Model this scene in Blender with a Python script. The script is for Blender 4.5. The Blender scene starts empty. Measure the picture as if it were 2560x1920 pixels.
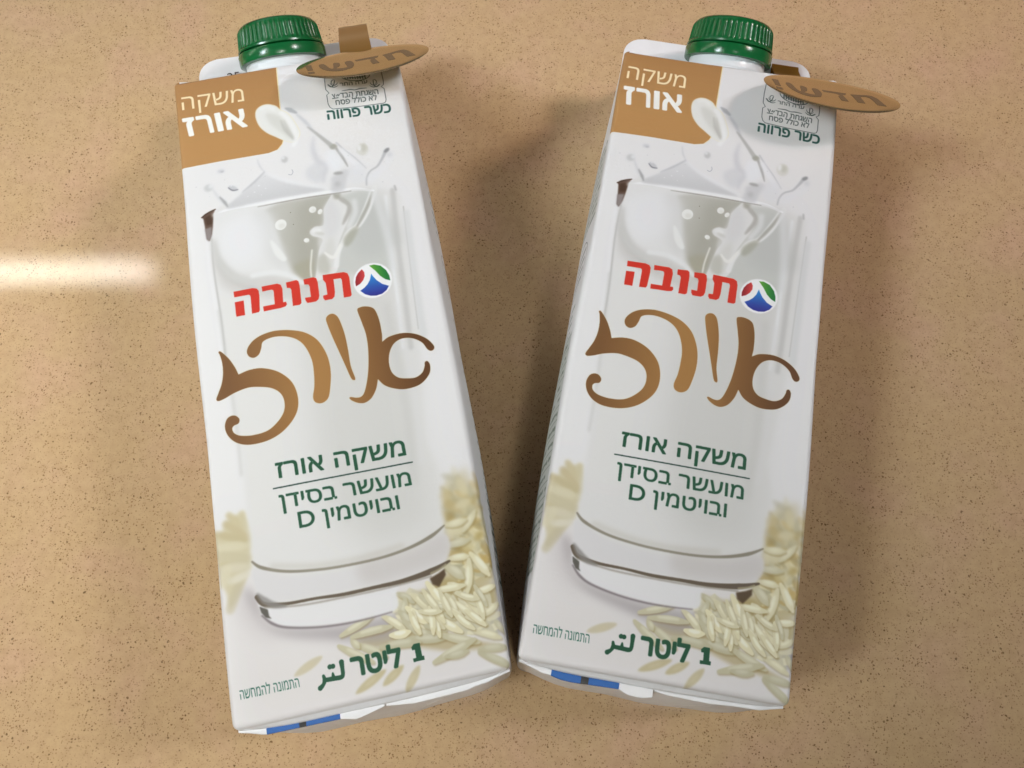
import bpy, bmesh, math, random
import numpy as np
from mathutils import Matrix, Vector

random.seed(4); rng = np.random.default_rng(7)
S = 0.001                       # everything below is laid out in millimetres
scene = bpy.context.scene
COL = scene.collection

# ------------------------------------------------------------------ camera, light, exposure
DEPTH = 62.0                    # carton depth: the printed faces lie this high above the counter
PITCH, ROLL, CAMH = 0.3441, 0.0094, 250.76 + DEPTH
cam_d = bpy.data.cameras.new('camera'); cam = bpy.data.objects.new('camera', cam_d); COL.objects.link(cam)
cam.location = (0, 0, CAMH * S); cam.rotation_euler = (PITCH, 0, ROLL)
cam_d.sensor_width = 36; cam_d.lens = 36 * 2300 / 2560
cam_d.clip_start = 0.01; cam_d.clip_end = 50
cam_d.dof.use_dof = True; cam_d.dof.focus_distance = 0.285; cam_d.dof.aperture_fstop = 42
scene.camera = cam

world = bpy.data.worlds.new('World'); scene.world = world; world.use_nodes = True
bg = world.node_tree.nodes['Background']
bg.inputs[0].default_value = (1.0, 0.82, 0.66, 1); bg.inputs[1].default_value = 0.03

def area(name, loc, target, sx, sy, power, color, spread=180):
    d = bpy.data.lights.new(name, 'AREA'); d.shape = 'RECTANGLE'; d.size = sx * S; d.size_y = sy * S
    d.energy = power; d.color = color; d.spread = math.radians(spread)
    o = bpy.data.objects.new(name, d); COL.objects.link(o)
    o.location = Vector(loc) * S
    v = (Vector(target) - Vector(loc)).normalized()
    z = -v; x = Vector((1, 0, 0)); x = (x - z * x.dot(z)).normalized(); y = z.cross(x)
    o.matrix_world = Matrix.Translation(Vector(loc) * S) @ Matrix((x, y, z)).transposed().to_4x4()
    return o
# thin fluorescent tube under the wall cupboard: its mirror image is the streak on the counter
area('tube_lamp', (-818, 394, 500), (-300, 120, 0), 920, 11, 1.15, (1.0, 0.95, 0.84))
# added fill lights at the back, the room's warm light from the front left, and added narrow spots
area('back_fill', (-520, 1050, 480), (0, 100, 0), 550, 400, 0.50, (0.90, 0.90, 1.15))
area('back_fill', (0, 1100, 480), (0, 100, 0), 550, 400, 0.22, (1.08, 0.95, 0.95))
area('room_lamp', (-1000, -560, 1250), (0, 100, 0), 900, 700, 3.3, (1.06, 0.88, 0.64))
area('ceiling_lamp', (-1450, 900, 1500), (0, 100, 0), 550, 400, 1.0, (1.4, 0.75, 0.5))
area('fill_spot', (-1300, -300, 1500), (-300, 0, 0), 800, 650, .38, (0.93, 1.0, 1.0), 15)  # added narrow cones, aimed so brightness falls off toward the lower right
area('fill_spot', (-1300, -300, 1500), (0, 350, 0), 650, 500, .50, (0.86, 1.0, 1.12), 15)
area('fill_spot', (0, -700, 1500), (-300, 0, 0), 550, 400, .34, (1.02, 1.0, 0.95), 15)
area('fill_spot', (1450, 500, 1500), (0, 350, 0), 1150, 900, 1.12, (0.95, 1.0, 1.03), 15)
area('fill_spot', (1450, 500, 1500), (250, 350, 0), 550, 400, .12, (1.4, 0.65, 0.45), 15)

scene.view_settings.view_transform = 'Standard'; scene.view_settings.look = 'None'
scene.view_settings.exposure = 0.05; scene.view_settings.gamma = 1.0

# ------------------------------------------------------------------ the two cartons: pose and their slightly sprung corners
CARTONS = {
 'L': dict(x=-56.402, y=101.758, t=0.2065, q=[(-36.49, 101.66), (37.06, 102.87), (36.29, -100.31), (-36.43, -101.5)]),
 'R': dict(x=53.574, y=105.858, t=-0.1737, q=[(-35.29, 97.83), (35.67, 98.41), (35.44, -98.97), (-35.49, -99.96)]),
}
FW, FL = 72.0, 200.0            # printed face, mm

# ================================================================== the printed artwork, painted by code
K = 9.0                         # canvas pixels per mm
U0, U1, V0, V1 = -62.0, 134.0, -6.0, 208.0
CW, CH = int((U1 - U0) * K), int((V1 - V0) * K)
canvas = np.empty((CH, CW, 3), np.float32); canvas[:] = (0.890, 0.890, 0.892)

def homography(src, dst):
    A = []
    for (x, y), (u, v) in zip(src, dst):
        A.append([x, y, 1, 0, 0, 0, -u * x, -u * y]); A.append([0, 0, 0, x, y, 1, -v * x, -v * y])
    h = np.linalg.solve(np.array(A, float), np.array([c for d in dst for c in d], float))
    return np.append(h, 1).reshape(3, 3)
# print sketches are noted in a tilted drawing sheet; HM lays the sheet flat on the face (mm)
HM = homography([(433, 207), (986, 110), (1278, 1672), (581, 1830)], [(0, 0), (FW, 0), (FW, FL), (0, FL)])
SHEET = {'a': (400, 0, .31646), 'c': (430, 400, .31646), 'd': (500, 750, .31646),
         'e': (500, 1100, .36166), 'f': (500, 1450, .36166), 'g': (600, 1620, .18083), 's': (0, 0, 1.0)}
HR = homography([(1563, 125), (2099, 202), (1974, 1768), (1294, 1647)], [(0, 0), (FW, 0), (FW, FL), (0, FL)])
SHEET['r'] = (1510, 240, .45705)
def mm(k, pts):
    x0, y0, s = SHEET[k]; HM_ = HR if k == 'r' else HM
    p = np.array(pts, float).reshape(-1, 2) * s + (x0, y0)
    q = np.c_[p, np.ones(len(p))] @ HM_.T
    return q[:, :2] / q[:, 2:]
def px(k, pts):                 # sheet -> canvas pixels; k == 'm' means the points are face millimetres already
    q = np.array(pts, float).reshape(-1, 2) if k == 'm' else mm(k, pts)
    return (q - (U0, V0)) * K

def gauss(m, s):
    if s <= 0.05: return m
    r = int(3 * s) + 1; t = np.exp(-0.5 * (np.arange(-r, r + 1) / s) ** 2); t /= t.sum()
    m = np.apply_along_axis(lambda v: np.convolve(v, t, 'same'), 0, m)
    return np.apply_along_axis(lambda v: np.convolve(v, t, 'same'), 1, m)

def coverage(edges, pad=4, ss=3):
    """even-odd coverage of a bag of edges [(x0,y0,x1,y1)] -> (mask, x offset, y offset)"""
    e = np.array(edges, float)
    x0 = max(0, int(e[:, [0, 2]].min()) - pad); x1 = min(CW, int(e[:, [0, 2]].max()) + pad + 1)
    y0 = max(0, int(e[:, [1, 3]].min()) - pad); y1 = min(CH, int(e[:, [1, 3]].max()) + pad + 1)
    if x1 <= x0 or y1 <= y0: return None
    w, h = (x1 - x0) * ss, (y1 - y0) * ss
    acc = np.zeros((h, w + 1), np.int32)
    for ax, ay, bx, by in (e - (x0, y0, x0, y0)) * ss:
        if ay > by: ax, ay, bx, by = bx, by, ax, ay
        r0, r1 = max(0, math.ceil(ay - .5)), min(h - 1, math.ceil(by - .5) - 1)
        if r1 < r0: continue
        rows = np.arange(r0, r1 + 1); xs = ax + (rows + .5 - ay) / (by - ay) * (bx - ax)
        np.add.at(acc, (rows, np.clip(np.ceil(xs - .5).astype(int), 0, w)), 1)
    m = (np.cumsum(acc, 1)[:, :w] & 1).astype(np.float32)
    return m.reshape(y1 - y0, ss, x1 - x0, ss).mean((1, 3)), x0, y0

def lay(cov, color, alpha=1.0, blur=0.0, fade=None):
    if cov is None: return
    m, x0, y0 = cov
    m = gauss(m, blur * K) if blur else m
    a = np.clip(m * alpha, 0, 1)[..., None]
    h, w = m.shape
    yy, xx = np.mgrid[y0:y0 + h, x0:x0 + w]
    if callable(color): c = color((xx + .5) / K + U0, (yy + .5) / K + V0)
    else: c = np.array(color, np.float32)
    if fade is not None: a = a * np.clip(fade((xx + .5) / K + U0, (yy + .5) / K + V0), 0, 1)[..., None]
    canvas[y0:y0 + h, x0:x0 + w] = canvas[y0:y0 + h, x0:x0 + w] * (1 - a) + c * a

def edges_of(p): return [(*p[i], *p[(i + 1) % len(p)]) for i in range(len(p))]
def smooth(p, n=6, closed=True):
    p = np.array(p, float); N = len(p); out = []
    rg = range(N) if closed else range(N - 1)
    for i in rg:
        if closed: a, b, c, d = p[i - 1], p[i], p[(i + 1) % N], p[(i + 2) % N]
        else: a, b, c, d = p[max(i - 1, 0)], p[i], p[i + 1], p[min(i + 2, N - 1)]
        for j in range(n):
            t = j / n
            out.append(.5 * ((2 * b) + (c - a) * t + (2 * a - 5 * b + 4 * c - d) * t * t + (3 * b - a - 3 * c + d) * t ** 3))
    if not closed: out.append(p[-1])
    return np.array(out)
def poly(k, pts, color, alpha=1., blur=0., sm=False, fade=None):
    p = px(k, pts); p = smooth(p) if sm else p
    lay(coverage(edges_of(p), pad=4 + int(3 * blur * K)), color, alpha, blur, fade)
def stroke(k, pts, w, color, alpha=1., blur=0., sm=True, taper=False, fade=None):
    """w: width in mm, or one per point"""
    p = px(k, pts); n0 = len(p)
    if sm and n0 > 2: p = smooth(p, 8, False)
    if n0 == 2 and taper: p = p[0] + (p[1] - p[0]) * np.linspace(0, 1, 13)[:, None]
    W = np.interp(np.linspace(0, 1, len(p)), np.linspace(0, 1, n0), w if hasattr(w, '__len__') else [w] * n0) * K / 2
    if taper: W = W * np.sin(np.linspace(0, math.pi, len(p))) ** .6
    W = np.maximum(W, .15)
    t = np.gradient(p, axis=0); t /= np.linalg.norm(t, axis=1)[:, None] + 1e-9
    n = np.c_[-t[:, 1], t[:, 0]]
    a0 = math.atan2(-t[0][1], -t[0][0]); a1 = math.atan2(t[-1][1], t[-1][0])
    cap0 = [p[0] + W[0] * np.array([math.cos(a0 + x), math.sin(a0 + x)]) for x in np.linspace(-1.2, 1.2, 5)]
    cap1 = [p[-1] + W[-1] * np.array([math.cos(a1 + x), math.sin(a1 + x)]) for x in np.linspace(-1.2, 1.2, 5)]
    A = p + n * W[:, None]; B = p - n * W[:, None]
    ring = list(B) + cap1 + list(A[::-1]) + cap0
    lay(coverage(edges_of(np.array(ring)), pad=4 + int(3 * blur * K)), color, alpha, blur, fade)
def blob(k, c, rx, ry, color, alpha=1., blur=0., rot=0.):
    c = (mm(k, [c])[0] if k != 'm' else np.array(c, float))
    a = np.linspace(0, 2 * math.pi, 28, endpoint=False)
    x, y = rx * np.cos(a), ry * np.sin(a); cr, sr = math.cos(rot), math.sin(rot)
    poly('m', np.c_[c[0] + x * cr - y * sr, c[1] + x * sr + y * cr], color, alpha, blur)
def mixc(a, b, t):
    t = np.clip(t, 0, 1)[..., None]; return np.array(a, np.float32) * (1 - t) + np.array(b, np.float32) * t

# --- lettering: outlines come from the built-in font, boundary edges of the filled glyph meshes
_glyphs = {}
def text_edges(s, bold=0):
    key = s
    if key not in _glyphs:
        c = bpy.data.curves.new('lettering', 'FONT'); c.body = s; c.size = 1.0; c.resolution_u = 6
        o = bpy.data.objects.new('lettering', c); COL.objects.link(o)
        dg = bpy.context.evaluated_depsgraph_get(); me = o.evaluated_get(dg).to_mesh()
        V = np.array([v.co[:2] for v in me.vertices]); cnt = {}
        for f in me.polygons:
            for ek in f.edge_keys: cnt[ek] = cnt.get(ek, 0) + 1
        E = [(*V[a], *V[b]) for (a, b), n in cnt.items() if n == 1]
        o.evaluated_get(dg).to_mesh_clear(); bpy.data.objects.remove(o); bpy.data.curves.remove(c)
        _glyphs[key] = np.array(E)
    return _glyphs[key]
HEB_H = None
def text(k, visual, P0, P1, up, color, bold=0.0, alpha=1., blur=0.0):
    """visual: characters in left-to-right order as seen; P0-P1 baseline ends, up = top of a letter above P0"""
    global HEB_H
    if HEB_H is None:
        h = text_edges('\u05d4', 0); HEB_H = h[:, [1, 3]].max()
    E = text_edges(visual)
    p0, p1, p2 = px(k, [P0, P1, up])
    xa, xb = E[:, [0, 2]].min(), E[:, [0, 2]].max()
    M = np.array([(p1 - p0) / (xb - xa), (p2 - p0) / HEB_H])
    q0 = (E[:, :2] - (xa, 0)) @ M + p0; q1 = (E[:, 2:] - (xa, 0)) @ M + p0
    cov = coverage(np.c_[q0, q1], pad=8)
    R_ = bold * np.linalg.norm(p2 - p0) / HEB_H
    if R_ > .05:
        m, x0, y0 = cov; out = m.copy(); P_ = np.pad(m, 8); h, w = m.shape
        for a in np.linspace(0, 2 * math.pi, 24, endpoint=False):
            dx, dy = R_ * math.cos(a), R_ * math.sin(a); ix, iy = math.floor(dx), math.floor(dy); fx, fy = dx - ix, dy - iy
            g = lambda X, Y: P_[8 + Y:8 + Y + h, 8 + X:8 + X + w]
            sh = (g(ix, iy) * (1 - fx) + g(ix + 1, iy) * fx) * (1 - fy) + (g(ix, iy + 1) * (1 - fx) + g(ix + 1, iy + 1) * fx) * fy
            out = np.maximum(out, sh)
        cov = (out, x0, y0)
    lay(cov, color, alpha, blur)
H = lambda s: s[::-1]           # a Hebrew word or line, reversed into visual order

WHITE = (.885, .89, .90); GREEN = (.085, .30, .20); PAPER = (.87, .87, .865)

# ---- 1. ground of the picture: glass of rice milk on a white table
fadeb = lambda u, v: (v - 120) / 50
poly('m', [(-2, 150), (74, 150), (74, 207), (-2, 207)], (.876, .868, .866), 1, 5.0)
# blurred rice heaps behind the glass
CREAM = (.80, .76, .60)
poly('e', [(195, 520), (228, 548), (262, 528), (312, 505), (330, 600), (350, 700), (360, 850), (330, 930), (290, 1010), (240, 1120), (205, 1180), (190, 1080), (150, 1000), (120, 850), (95, 655), (160, 650), (165, 590), (205, 565)], (.825, .80, .70), .95, .5)
poly('e', [(290, 700), (345, 650), (350, 760), (300, 740)], (.74, .70, .54), .7, .6, True)
poly('e', [(120, 860), (340, 850), (300, 900), (150, 900)], (.77, .74, .61), .5, .6, True)
for (a, b, w, c) in [((200, 530), (300, 610), 2.2, (.76, .71, .54)), ((290, 510), (345, 680), 2.2, (.80, .76, .60)), ((180, 600), (330, 700), 2.4, (.74, .68, .50)),
                     ((130, 680), (300, 700), 2.4, (.77, .71, .52)), ((110, 760), (340, 740), 2.6, (.84, .81, .68)), ((130, 820), (345, 830), 3.0, (.79, .75, .60)),
                     ((150, 900), (340, 880), 2.8, (.84, .81, .70)), ((170, 1010), (200, 900), 2.6, (.83, .80, .67)), ((300, 950), (215, 1170), 3.0, (.77, .73, .58)), ((215, 980), (330, 930), 2.4, (.86, .84, .76))]:
    for j in range(2):
        ja = np.array([rng.normal(0, 9), rng.normal(0, 9)]); stroke('e', [np.array(a) + ja, np.array(b) + ja * .6], w * .8, np.clip((np.array(c) * .62 + .335) * rng.uniform(.97, 1.02), 0, .9), .7, .42, taper=(j == 1))
HEAP = [(1640, 420), (1690, 320), (1760, 240), (1840, 190), (1900, 400), (1960, 680), (2040, 980), (1900, 1060), (1560, 1040), (1710, 930), (1700, 700)]
poly('e', HEAP, (.77, .73, .585), .85, 1.0, fade=lambda u, v: .25 + (v - 144) / 16)
for i in range(120):            # out-of-focus grains of the far heap, right of the glass
    t = rng.random() ** .8; v = 146 + 29 * t; u = 62.2 + rng.random() * 11.5
    a = rng.normal(-.75, .45) if rng.random() < .55 else rng.uniform(0, 2.0); l = rng.uniform(2.4, 3.6)
    c = np.array([.875, .855, .745]) * rng.uniform(.80, 1.03) * ((1, 1, 1) if rng.random() > .2 else (.93, .86, .70))
    stroke('m', [(u - l * math.cos(a), v + l * math.sin(a)), (u + l * math.cos(a), v - l * math.sin(a))], 1.9, np.clip(c, 0, .92), .55 * t + .3, .5 - .36 * t, taper=True)
poly('e', [(1560, 1050), (1700, 960), (1900, 1030), (2040, 1000), (2060, 1130), (1900, 1230), (1760, 1250), (1600, 1290), (1420, 1290), (1350, 1200), (1350, 1080)], (.72, .67, .50), .8, .6)
poly('e', [(1060, 1400), (1320, 1300), (1560, 1290), (1850, 1380), (2100, 1420), (1900, 1450), (1700, 1460), (1480, 1430), (1200, 1440)], (.74, .69, .54), .7, .5)

for (a, b, w, c) in [((1660, 400), (1740, 380), 2.6, (.80, .755, .62)), ((1680, 440), (1800, 500), 3.0, (.78, .73, .58)), ((1780, 260), (1840, 400), 2.6, (.85, .825, .72)), ((1700, 520), (1760, 560), 3.0, (.72, .66, .48)),
                     ((1760, 480), (1880, 420), 2.6, (.86, .835, .73)), ((1700, 640), (1850, 620), 3.2, (.86, .84, .74)), ((1760, 720), (1900, 760), 2.8, (.82, .785, .64)), ((1720, 700), (1820, 790), 2.0, (.70, .63, .42)), ((1900, 700), (1960, 640), 2.0, (.74, .67, .46))]:
    stroke('e', [a, b], w, c, .75, .5, taper=True)

# table shadow of the glass
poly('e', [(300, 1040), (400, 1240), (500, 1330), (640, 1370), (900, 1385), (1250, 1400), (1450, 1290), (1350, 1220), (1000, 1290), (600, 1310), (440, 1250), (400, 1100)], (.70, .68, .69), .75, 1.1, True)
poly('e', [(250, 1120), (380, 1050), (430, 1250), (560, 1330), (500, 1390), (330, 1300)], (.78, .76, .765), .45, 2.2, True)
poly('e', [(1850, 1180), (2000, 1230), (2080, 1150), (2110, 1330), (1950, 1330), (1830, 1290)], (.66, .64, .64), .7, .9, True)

# glass body
bodyL = [(330, 620), (300, 700), (330, 900), (395, 1300), (440, 1659)]
glass = list(mm('c', [(640, 372), (1550, 238), (1790, 250), (1850, 600), (1900, 1000), (1960, 1400)])) + \
        list(mm('e', [(1560, 0), (1640, 200), (1690, 560), (1700, 860), (1560, 940), (1100, 1060), (600, 1140), (440, 1140), (398, 1090), (365, 860), (330, 560), (290, 100), (270, 0)])) + \
        list(mm('c', [(345, 1200), (300, 800), (290, 480)]))
poly('m', glass, (.872, .872, .868), .95, .7)
poly('m', list(mm('c', [(980, 420), (1560, 250), (1680, 400), (1760, 900), (1830, 1400)])) + list(mm('e', [(1500, 0), (1580, 300), (1600, 600), (1200, 760), (900, 500), (800, 100)])), (.825, .825, .815), .8, 4.0)
# right hand glass wall: soft vertical streaks
stroke('c', [(1745, 250), (1790, 700), (1850, 1150), (1890, 1500)], 1.6, (.79, .79, .785), .75, .35)
stroke('c', [(1690, 300), (1730, 700), (1790, 1150), (1830, 1500)], 1.0, (.90, .905, .91), .8, .3)
stroke('c', [(1830, 380), (1880, 800), (1950, 1350)], .35, (.72, .72, .70), .6, .12)
stroke('c', [(1850, 430), (1900, 800), (1990, 1400)], 2.2, (.845, .85, .85), .8, .5)
stroke('d', [(1560, 60), (1700, 800), (1750, 1300)], 1.6, (.86, .86, .86), .6, .6)
stroke('d', [(1480, 60), (1640, 900), (1690, 1450)], 2.4, (.80, .80, .79), .45, .9)
# left hand wall
stroke('c', [(318, 640), (335, 900), (395, 1300), (430, 1640)], .55, (.72, .72, .71), .7, .2)
stroke('c', [(285, 640), (310, 900), (370, 1300), (410, 1640)], 1.2, (.90, .90, .905), .8, .3)
stroke('d', [(150, 100), (215, 500), (290, 1000), (330, 1400)], .8, (.80, .80, .79), .55, .4)

# grey behind the splash, seen through the glass
DG = lambda u, v: mixc((.815, .815, .80), (.745, .742, .712), (u - 21) / 11 * .55 + (v - 50) / 22 * .45)
poly('r', [(372, 560), (480, 540), (600, 560), (745, 582), (770, 610), (700, 640), (688, 700), (650, 740), (620, 800), (610, 860), (575, 952), (560, 1010), (500, 1010), (430, 940), (385, 860), (372, 780), (395, 690), (385, 620)], DG, 1, .5, True)
poly('r', [(560, 600), (660, 600), (680, 660), (640, 720), (600, 780), (590, 880), (560, 960), (500, 900), (510, 780), (540, 700)], (.712, .708, .672), .55, 1.4, True)
poly('c', [(960, 860), (1110, 800), (1105, 940), (1045, 985), (990, 940)], (.71, .70, .64), .75, .8, True)
poly('c', [(1260, 275), (1330, 300), (1560, 260), (1640, 480), (1720, 900), (1420, 915), (1262, 900), (1270, 800), (1330, 640), (1420, 560), (1380, 420)], (.805, .812, .80), .95, .5, True)
poly('r', [(830, 700), (960, 660), (1010, 760), (1040, 952), (820, 952), (790, 850)], (.78, .787, .778), .7, 1.6, True)
# milk: the big wave on the left
poly('c', [(335, 640), (345, 480), (420, 400), (650, 372), (740, 420), (800, 520), (850, 640), (890, 760), (960, 900), (1030, 985), (900, 950), (700, 960), (520, 945), (400, 860), (350, 760)], (.878, .880, .878), .97, .7, True)
poly('r', [(330, 540), (420, 560), (440, 640), (420, 720), (440, 800), (420, 880), (360, 830), (320, 700)], (.85, .852, .848), .8, 1.3, True)
poly('r', [(150, 560), (300, 530), (370, 620), (350, 740), (220, 800), (130, 720), (120, 620)], (.895, .898, .905), .7, 2.0, True)
poly('r', [(380, 712), (405, 740), (438, 830), (415, 838), (385, 790)], (.90, .905, .90), .9, .25, True)
poly('c', [(350, 800), (480, 900), (600, 930), (780, 925), (900, 950), (1030, 985), (1100, 1020), (1200, 1050), (1150, 1090), (900, 1120), (700, 1100), (480, 1060), (380, 980)], (.80, .795, .785), .6, 1.0, True)
stroke('c', [(335, 650), (365, 800), (450, 920), (560, 990), (700, 1040)], [.8, 2.0, 2.6, 2.2, .8], (.77, .765, .755), .7, .7)
stroke('r', [(92, 600), (95, 720), (140, 820), (240, 900), (360, 950)], [.6, 1.6, 2.8, 2.4, 1.0], (.83, .832, .825), .8, .7)
stroke('c', [(640, 930), (800, 905), (930, 930), (1040, 990)], 1.6, (.89, .895, .895), .9, .35)
# middle streak
ST = [(700, 640), (760, 585), (790, 600), (812, 640), (835, 690), (800, 750), (760, 800), (715, 865), (690, 930), (672, 990), (560, 1000), (575, 940), (612, 850), (645, 800), (600, 765), (592, 738), (625, 722), (668, 730), (680, 700), (690, 660)]
poly('r', [(x + 3, y + 5) for x, y in ST], (.80, .80, .775), .5, .5, True)
poly('r', ST, (.872, .873, .87), .98, .16, True)
poly('r', [(690, 660), (740, 610), (770, 700), (740, 780), (680, 800), (670, 740)], (.84, .842, .845), .6, .7, True)
poly('r', [(640, 850), (700, 800), (690, 900), (640, 980), (600, 960)], (.835, .835, .82), .7, .7, True)
blob('r', (628, 745), 1.5, .9, (.90, .902, .90), .9, .25, .2); blob('r', (640, 765), 1.6, .5, (.80, .80, .78), .6, .3, .4)
stroke('r', [(766, 588), (800, 632), (826, 668), (822, 700), (790, 738), (770, 760)], [.6, 1.5, 1.3, 1.5, 1.1, .4], (.725, .72, .70), .8, .25)
blob('r', (780, 600), 1.1, 1.5, (.72, .715, .68), .8, .35, .3)
stroke('c', [(1110, 730), (1100, 860), (1105, 940)], .5, (.90, .90, .88), .9, .15)
poly('c', [(1150, 800), (1210, 760), (1250, 850), (1240, 920), (1160, 900)], (.77, .77, .74), .75, .5, True)
# right strand, joining the streak
stroke('r', [(985, 625), (965, 655), (905, 735), (845, 792), (790, 806), (745, 850), (705, 900), (680, 960)], [1.4, 2.3, 2.4, 1.8, 1.2, 1.3, 1.5, 1.6], (.888, .89, .888), .97, .2)
stroke('r', [(640, 872), (665, 905), (690, 905), (730, 860)], [.6, 1.1, 1.2, .8], (.90, .90, .89), .9, .18)
stroke('r', [(968, 640), (925, 705), (880, 755), (840, 795)], [.4, 1.0, 1.1, .6], (.70, .70, .67), .85, .22)
poly('r', [(765, 825), (820, 795), (845, 805), (800, 860), (760, 880), (748, 855)], (.72, .72, .675), .8, .4, True)
stroke('r', [(860, 660), (850, 720), (800, 780)], 1.6, (.90, .903, .905), .6, .5)
for c, rx, ry in (((456, 651), 1.75, 1.85), ((637, 631), 1.1, 1.15), ((672, 655), .7, .95), ((564, 776), .85, .75)):
    blob('r', c, rx, ry, (.905, .908, .90), 1, .07, .5); blob('r', (c[0] + 5, c[1] + 8), rx * .6, ry * .5, (.85, .85, .83), .6, .3)
blob('r', (520, 672), .14, .14, (.5, .48, .42)); blob('c', (940, 432), .14, .14, (.5, .48, .42))
stroke('c', [(1590, 260), (1690, 560), (1750, 860)], 2.2, (.86, .865, .865), .7, .6)
# rim
stroke('r', [(135, 478), (250, 484), (380, 506), (600, 543), (760, 575), (880, 600), (975, 640)], [.5, 1.0, 1.3, 1.3, 1.25, 1.2, .6], (.915, .918, .925), 1, .10)
stroke('r', [(365, 520), (480, 537), (600, 556), (740, 582), (858, 603)], [.2, .35, .4, .4, .3], (.66, .65, .625), .8, .10)
stroke('r', [(860, 600), (900, 612), (960, 632)], .7, (.80, .80, .79), .5, .3)
stroke('c', [(1760, 215), (1772, 250)], .5, (.7, .7, .7), .7, .2)
# dark clip of the rim, left
poly('c', [(236, 468), (262, 440), (345, 402), (330, 440), (325, 540), (318, 600), (300, 655), (278, 640), (262, 540), (250, 480)], (.46, .38, .33), .95, .14)
poly('c', [(262, 560), (318, 540), (316, 620), (296, 660), (276, 640)], (.66, .64, .64), .85, .25)
poly('c', [(262, 470), (320, 440), (318, 520), (275, 530)], (.36, .27, .20), .7, .2)
stroke('c', [(236, 468), (290, 428), (345, 402)], .35, (.36, .28, .22), .9, .08)
stroke('c', [(330, 450), (420, 380), (560, 360)], 1.3, (.87, .87, .865), .8, .4)

# upper splash over the rim
BG_ = (.812, .818, .832)
poly('r', [(205, 472), (300, 425), (380, 388), (446, 356), (470, 385), (540, 440), (640, 498), (730, 550), (600, 534), (460, 510), (330, 492)], lambda u, v: mixc((.868, .87, .875), (.818, .821, .826), (v - 40) / 9), .95, .35, True)
stroke('r', [(428, 280), (432, 320), (448, 356)], [.3, .6, .3], (.84, .845, .85), .9, .2)
stroke('r', [(446, 356), (490, 400), (560, 450), (650, 500), (740, 548)], [.4, .8, 1.2, 1.3, .8], (.90, .905, .91), .7, .4)
stroke('r', [(446, 356), (380, 390), (310, 418)], [.4, .7, .3], (.775, .78, .79), .8, .22)
for c, r in (((400, 415), .3), ((370, 440), .25), ((330, 450), .2), ((430, 440), .22)): blob('r', c, r, r * .8, (.90, .905, .91), .8, .08)
# column of milk
stroke('r', [(742, 262), (722, 330), (735, 400), (770, 430), (742, 470), (730, 510)], [.5, 1.5, 2.0, 1.8, 1.8, .8], (.825, .828, .84), .8, .5)
poly('r', [(660, 420), (720, 400), (750, 440), (720, 500), (690, 500), (655, 460)], (.84, .845, .855), .7, .6, True)
poly('r', [(780, 500), (850, 480), (880, 500), (850, 540), (820, 590), (760, 575), (770, 530)], (.815, .818, .825), .8, .5, True)
poly('r', [(780, 370), (830, 350), (860, 420), (840, 470), (790, 470), (770, 420)], (.90, .905, .915), .8, .6, True)
blob('r', (818, 490), 1.5, .55, (.70, .70, .695), .9, .25, .1); blob('r', (800, 545), .9, 1.0, (.77, .772, .775), .7, .4)
stroke('r', [(640, 66), (662, 84), (688, 108)], [.5, 1.6, .8], (.74, .75, .76), .9, .2)
stroke('r', [(690, 118), (722, 172), (745, 222)], [.7, 1.2, .6], (.80, .808, .82), .8, .3)
stroke('r', [(725, 200), (745, 225), (790, 290), (826, 344)], [.3, .8, 1.2, 1.6], (.755, .758, .75), .92, .2)
blob('r', (830, 346), 1.15, 1.0, (.71, .71, .68), .9, .25)
stroke('r', [(842, 360), (862, 415), (876, 472)], [.8, .9, .35], (.73, .73, .725), .92, .16)
stroke('r', [(850, 330), (885, 385), (925, 440), (968, 512)], [.6, .5, .45, .3], (.80, .805, .815), .85, .16)
stroke('r', [(865, 375), (900, 440), (935, 500)], 1.6, (.905, .91, .92), .7, .4)
poly('r', [(880, 480), (950, 480), (960, 560), (900, 580), (860, 540)], (.87, .875, .885), .6, .7, True)
blob('r', (975, 408), 1.9, 2.3, (.85, .85, .83), .9, .3); blob('r', (982, 402), 1.0, 1.4, (.80, .80, .77), .8, .4); blob('r', (960, 395), .6, 1.2, (.91, .913, .92), .8, .3)
stroke('r', [(1108, 448), (1092, 458), (1065, 488), (1030, 520), (985, 534), (958, 562), (946, 600)], [.8, 1.2, .8, .6, .5, .5, .4], (.76, .765, .775), .9, .18)
blob('r', (1098, 455), 1.0, .6, (.62, .625, .63), .85, .22, -.6); blob('r', (1108, 482), .9, 1.0, (.84, .845, .855), .8, .4)
poly('r', [(960, 560), (1030, 530), (1080, 500), (1120, 500), (1050, 560), (980, 600)], (.885, .89, .90), .6, .5, True)
blob('r', (565, 328), 1.0, 1.2, (.80, .802, .80), .9, .25); blob('r', (560, 318), .5, .5, (.90, .905, .91), .7, .2)
stroke('r', [(564, 410), (578, 417), (590, 406), (588, 392)], .14, (.62, .64, .68), .8, .04)
blob('r', (230, 275), 1.1, .7, (.83, .835, .845), .9, .3); blob('r', (236, 280), .6, .25, (.74, .745, .76), .7, .2)
blob('r', (146, 339), 1.35, 1.3, (.815, .82, .82), .9, .3); blob('r', (160, 335), .7, .7, (.90, .905, .91), .7, .25)
blob('r', (268, 383), 1.6, .8, (.80, .805, .815), .9, .2, .65); stroke('r', [(245, 372), (262, 392), (290, 398)], [.3, .5, .3], (.60, .605, .62), .9, .1)
stroke('r', [(165, 352), (182, 400), (205, 438), (216, 466)], [.5, .9, 1.5, .6], (.845, .848, .855), .8, .25)
stroke('r', [(190, 405), (207, 440), (216, 466)], [.4, .9, .4], (.70, .705, .705), .85, .18)
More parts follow.
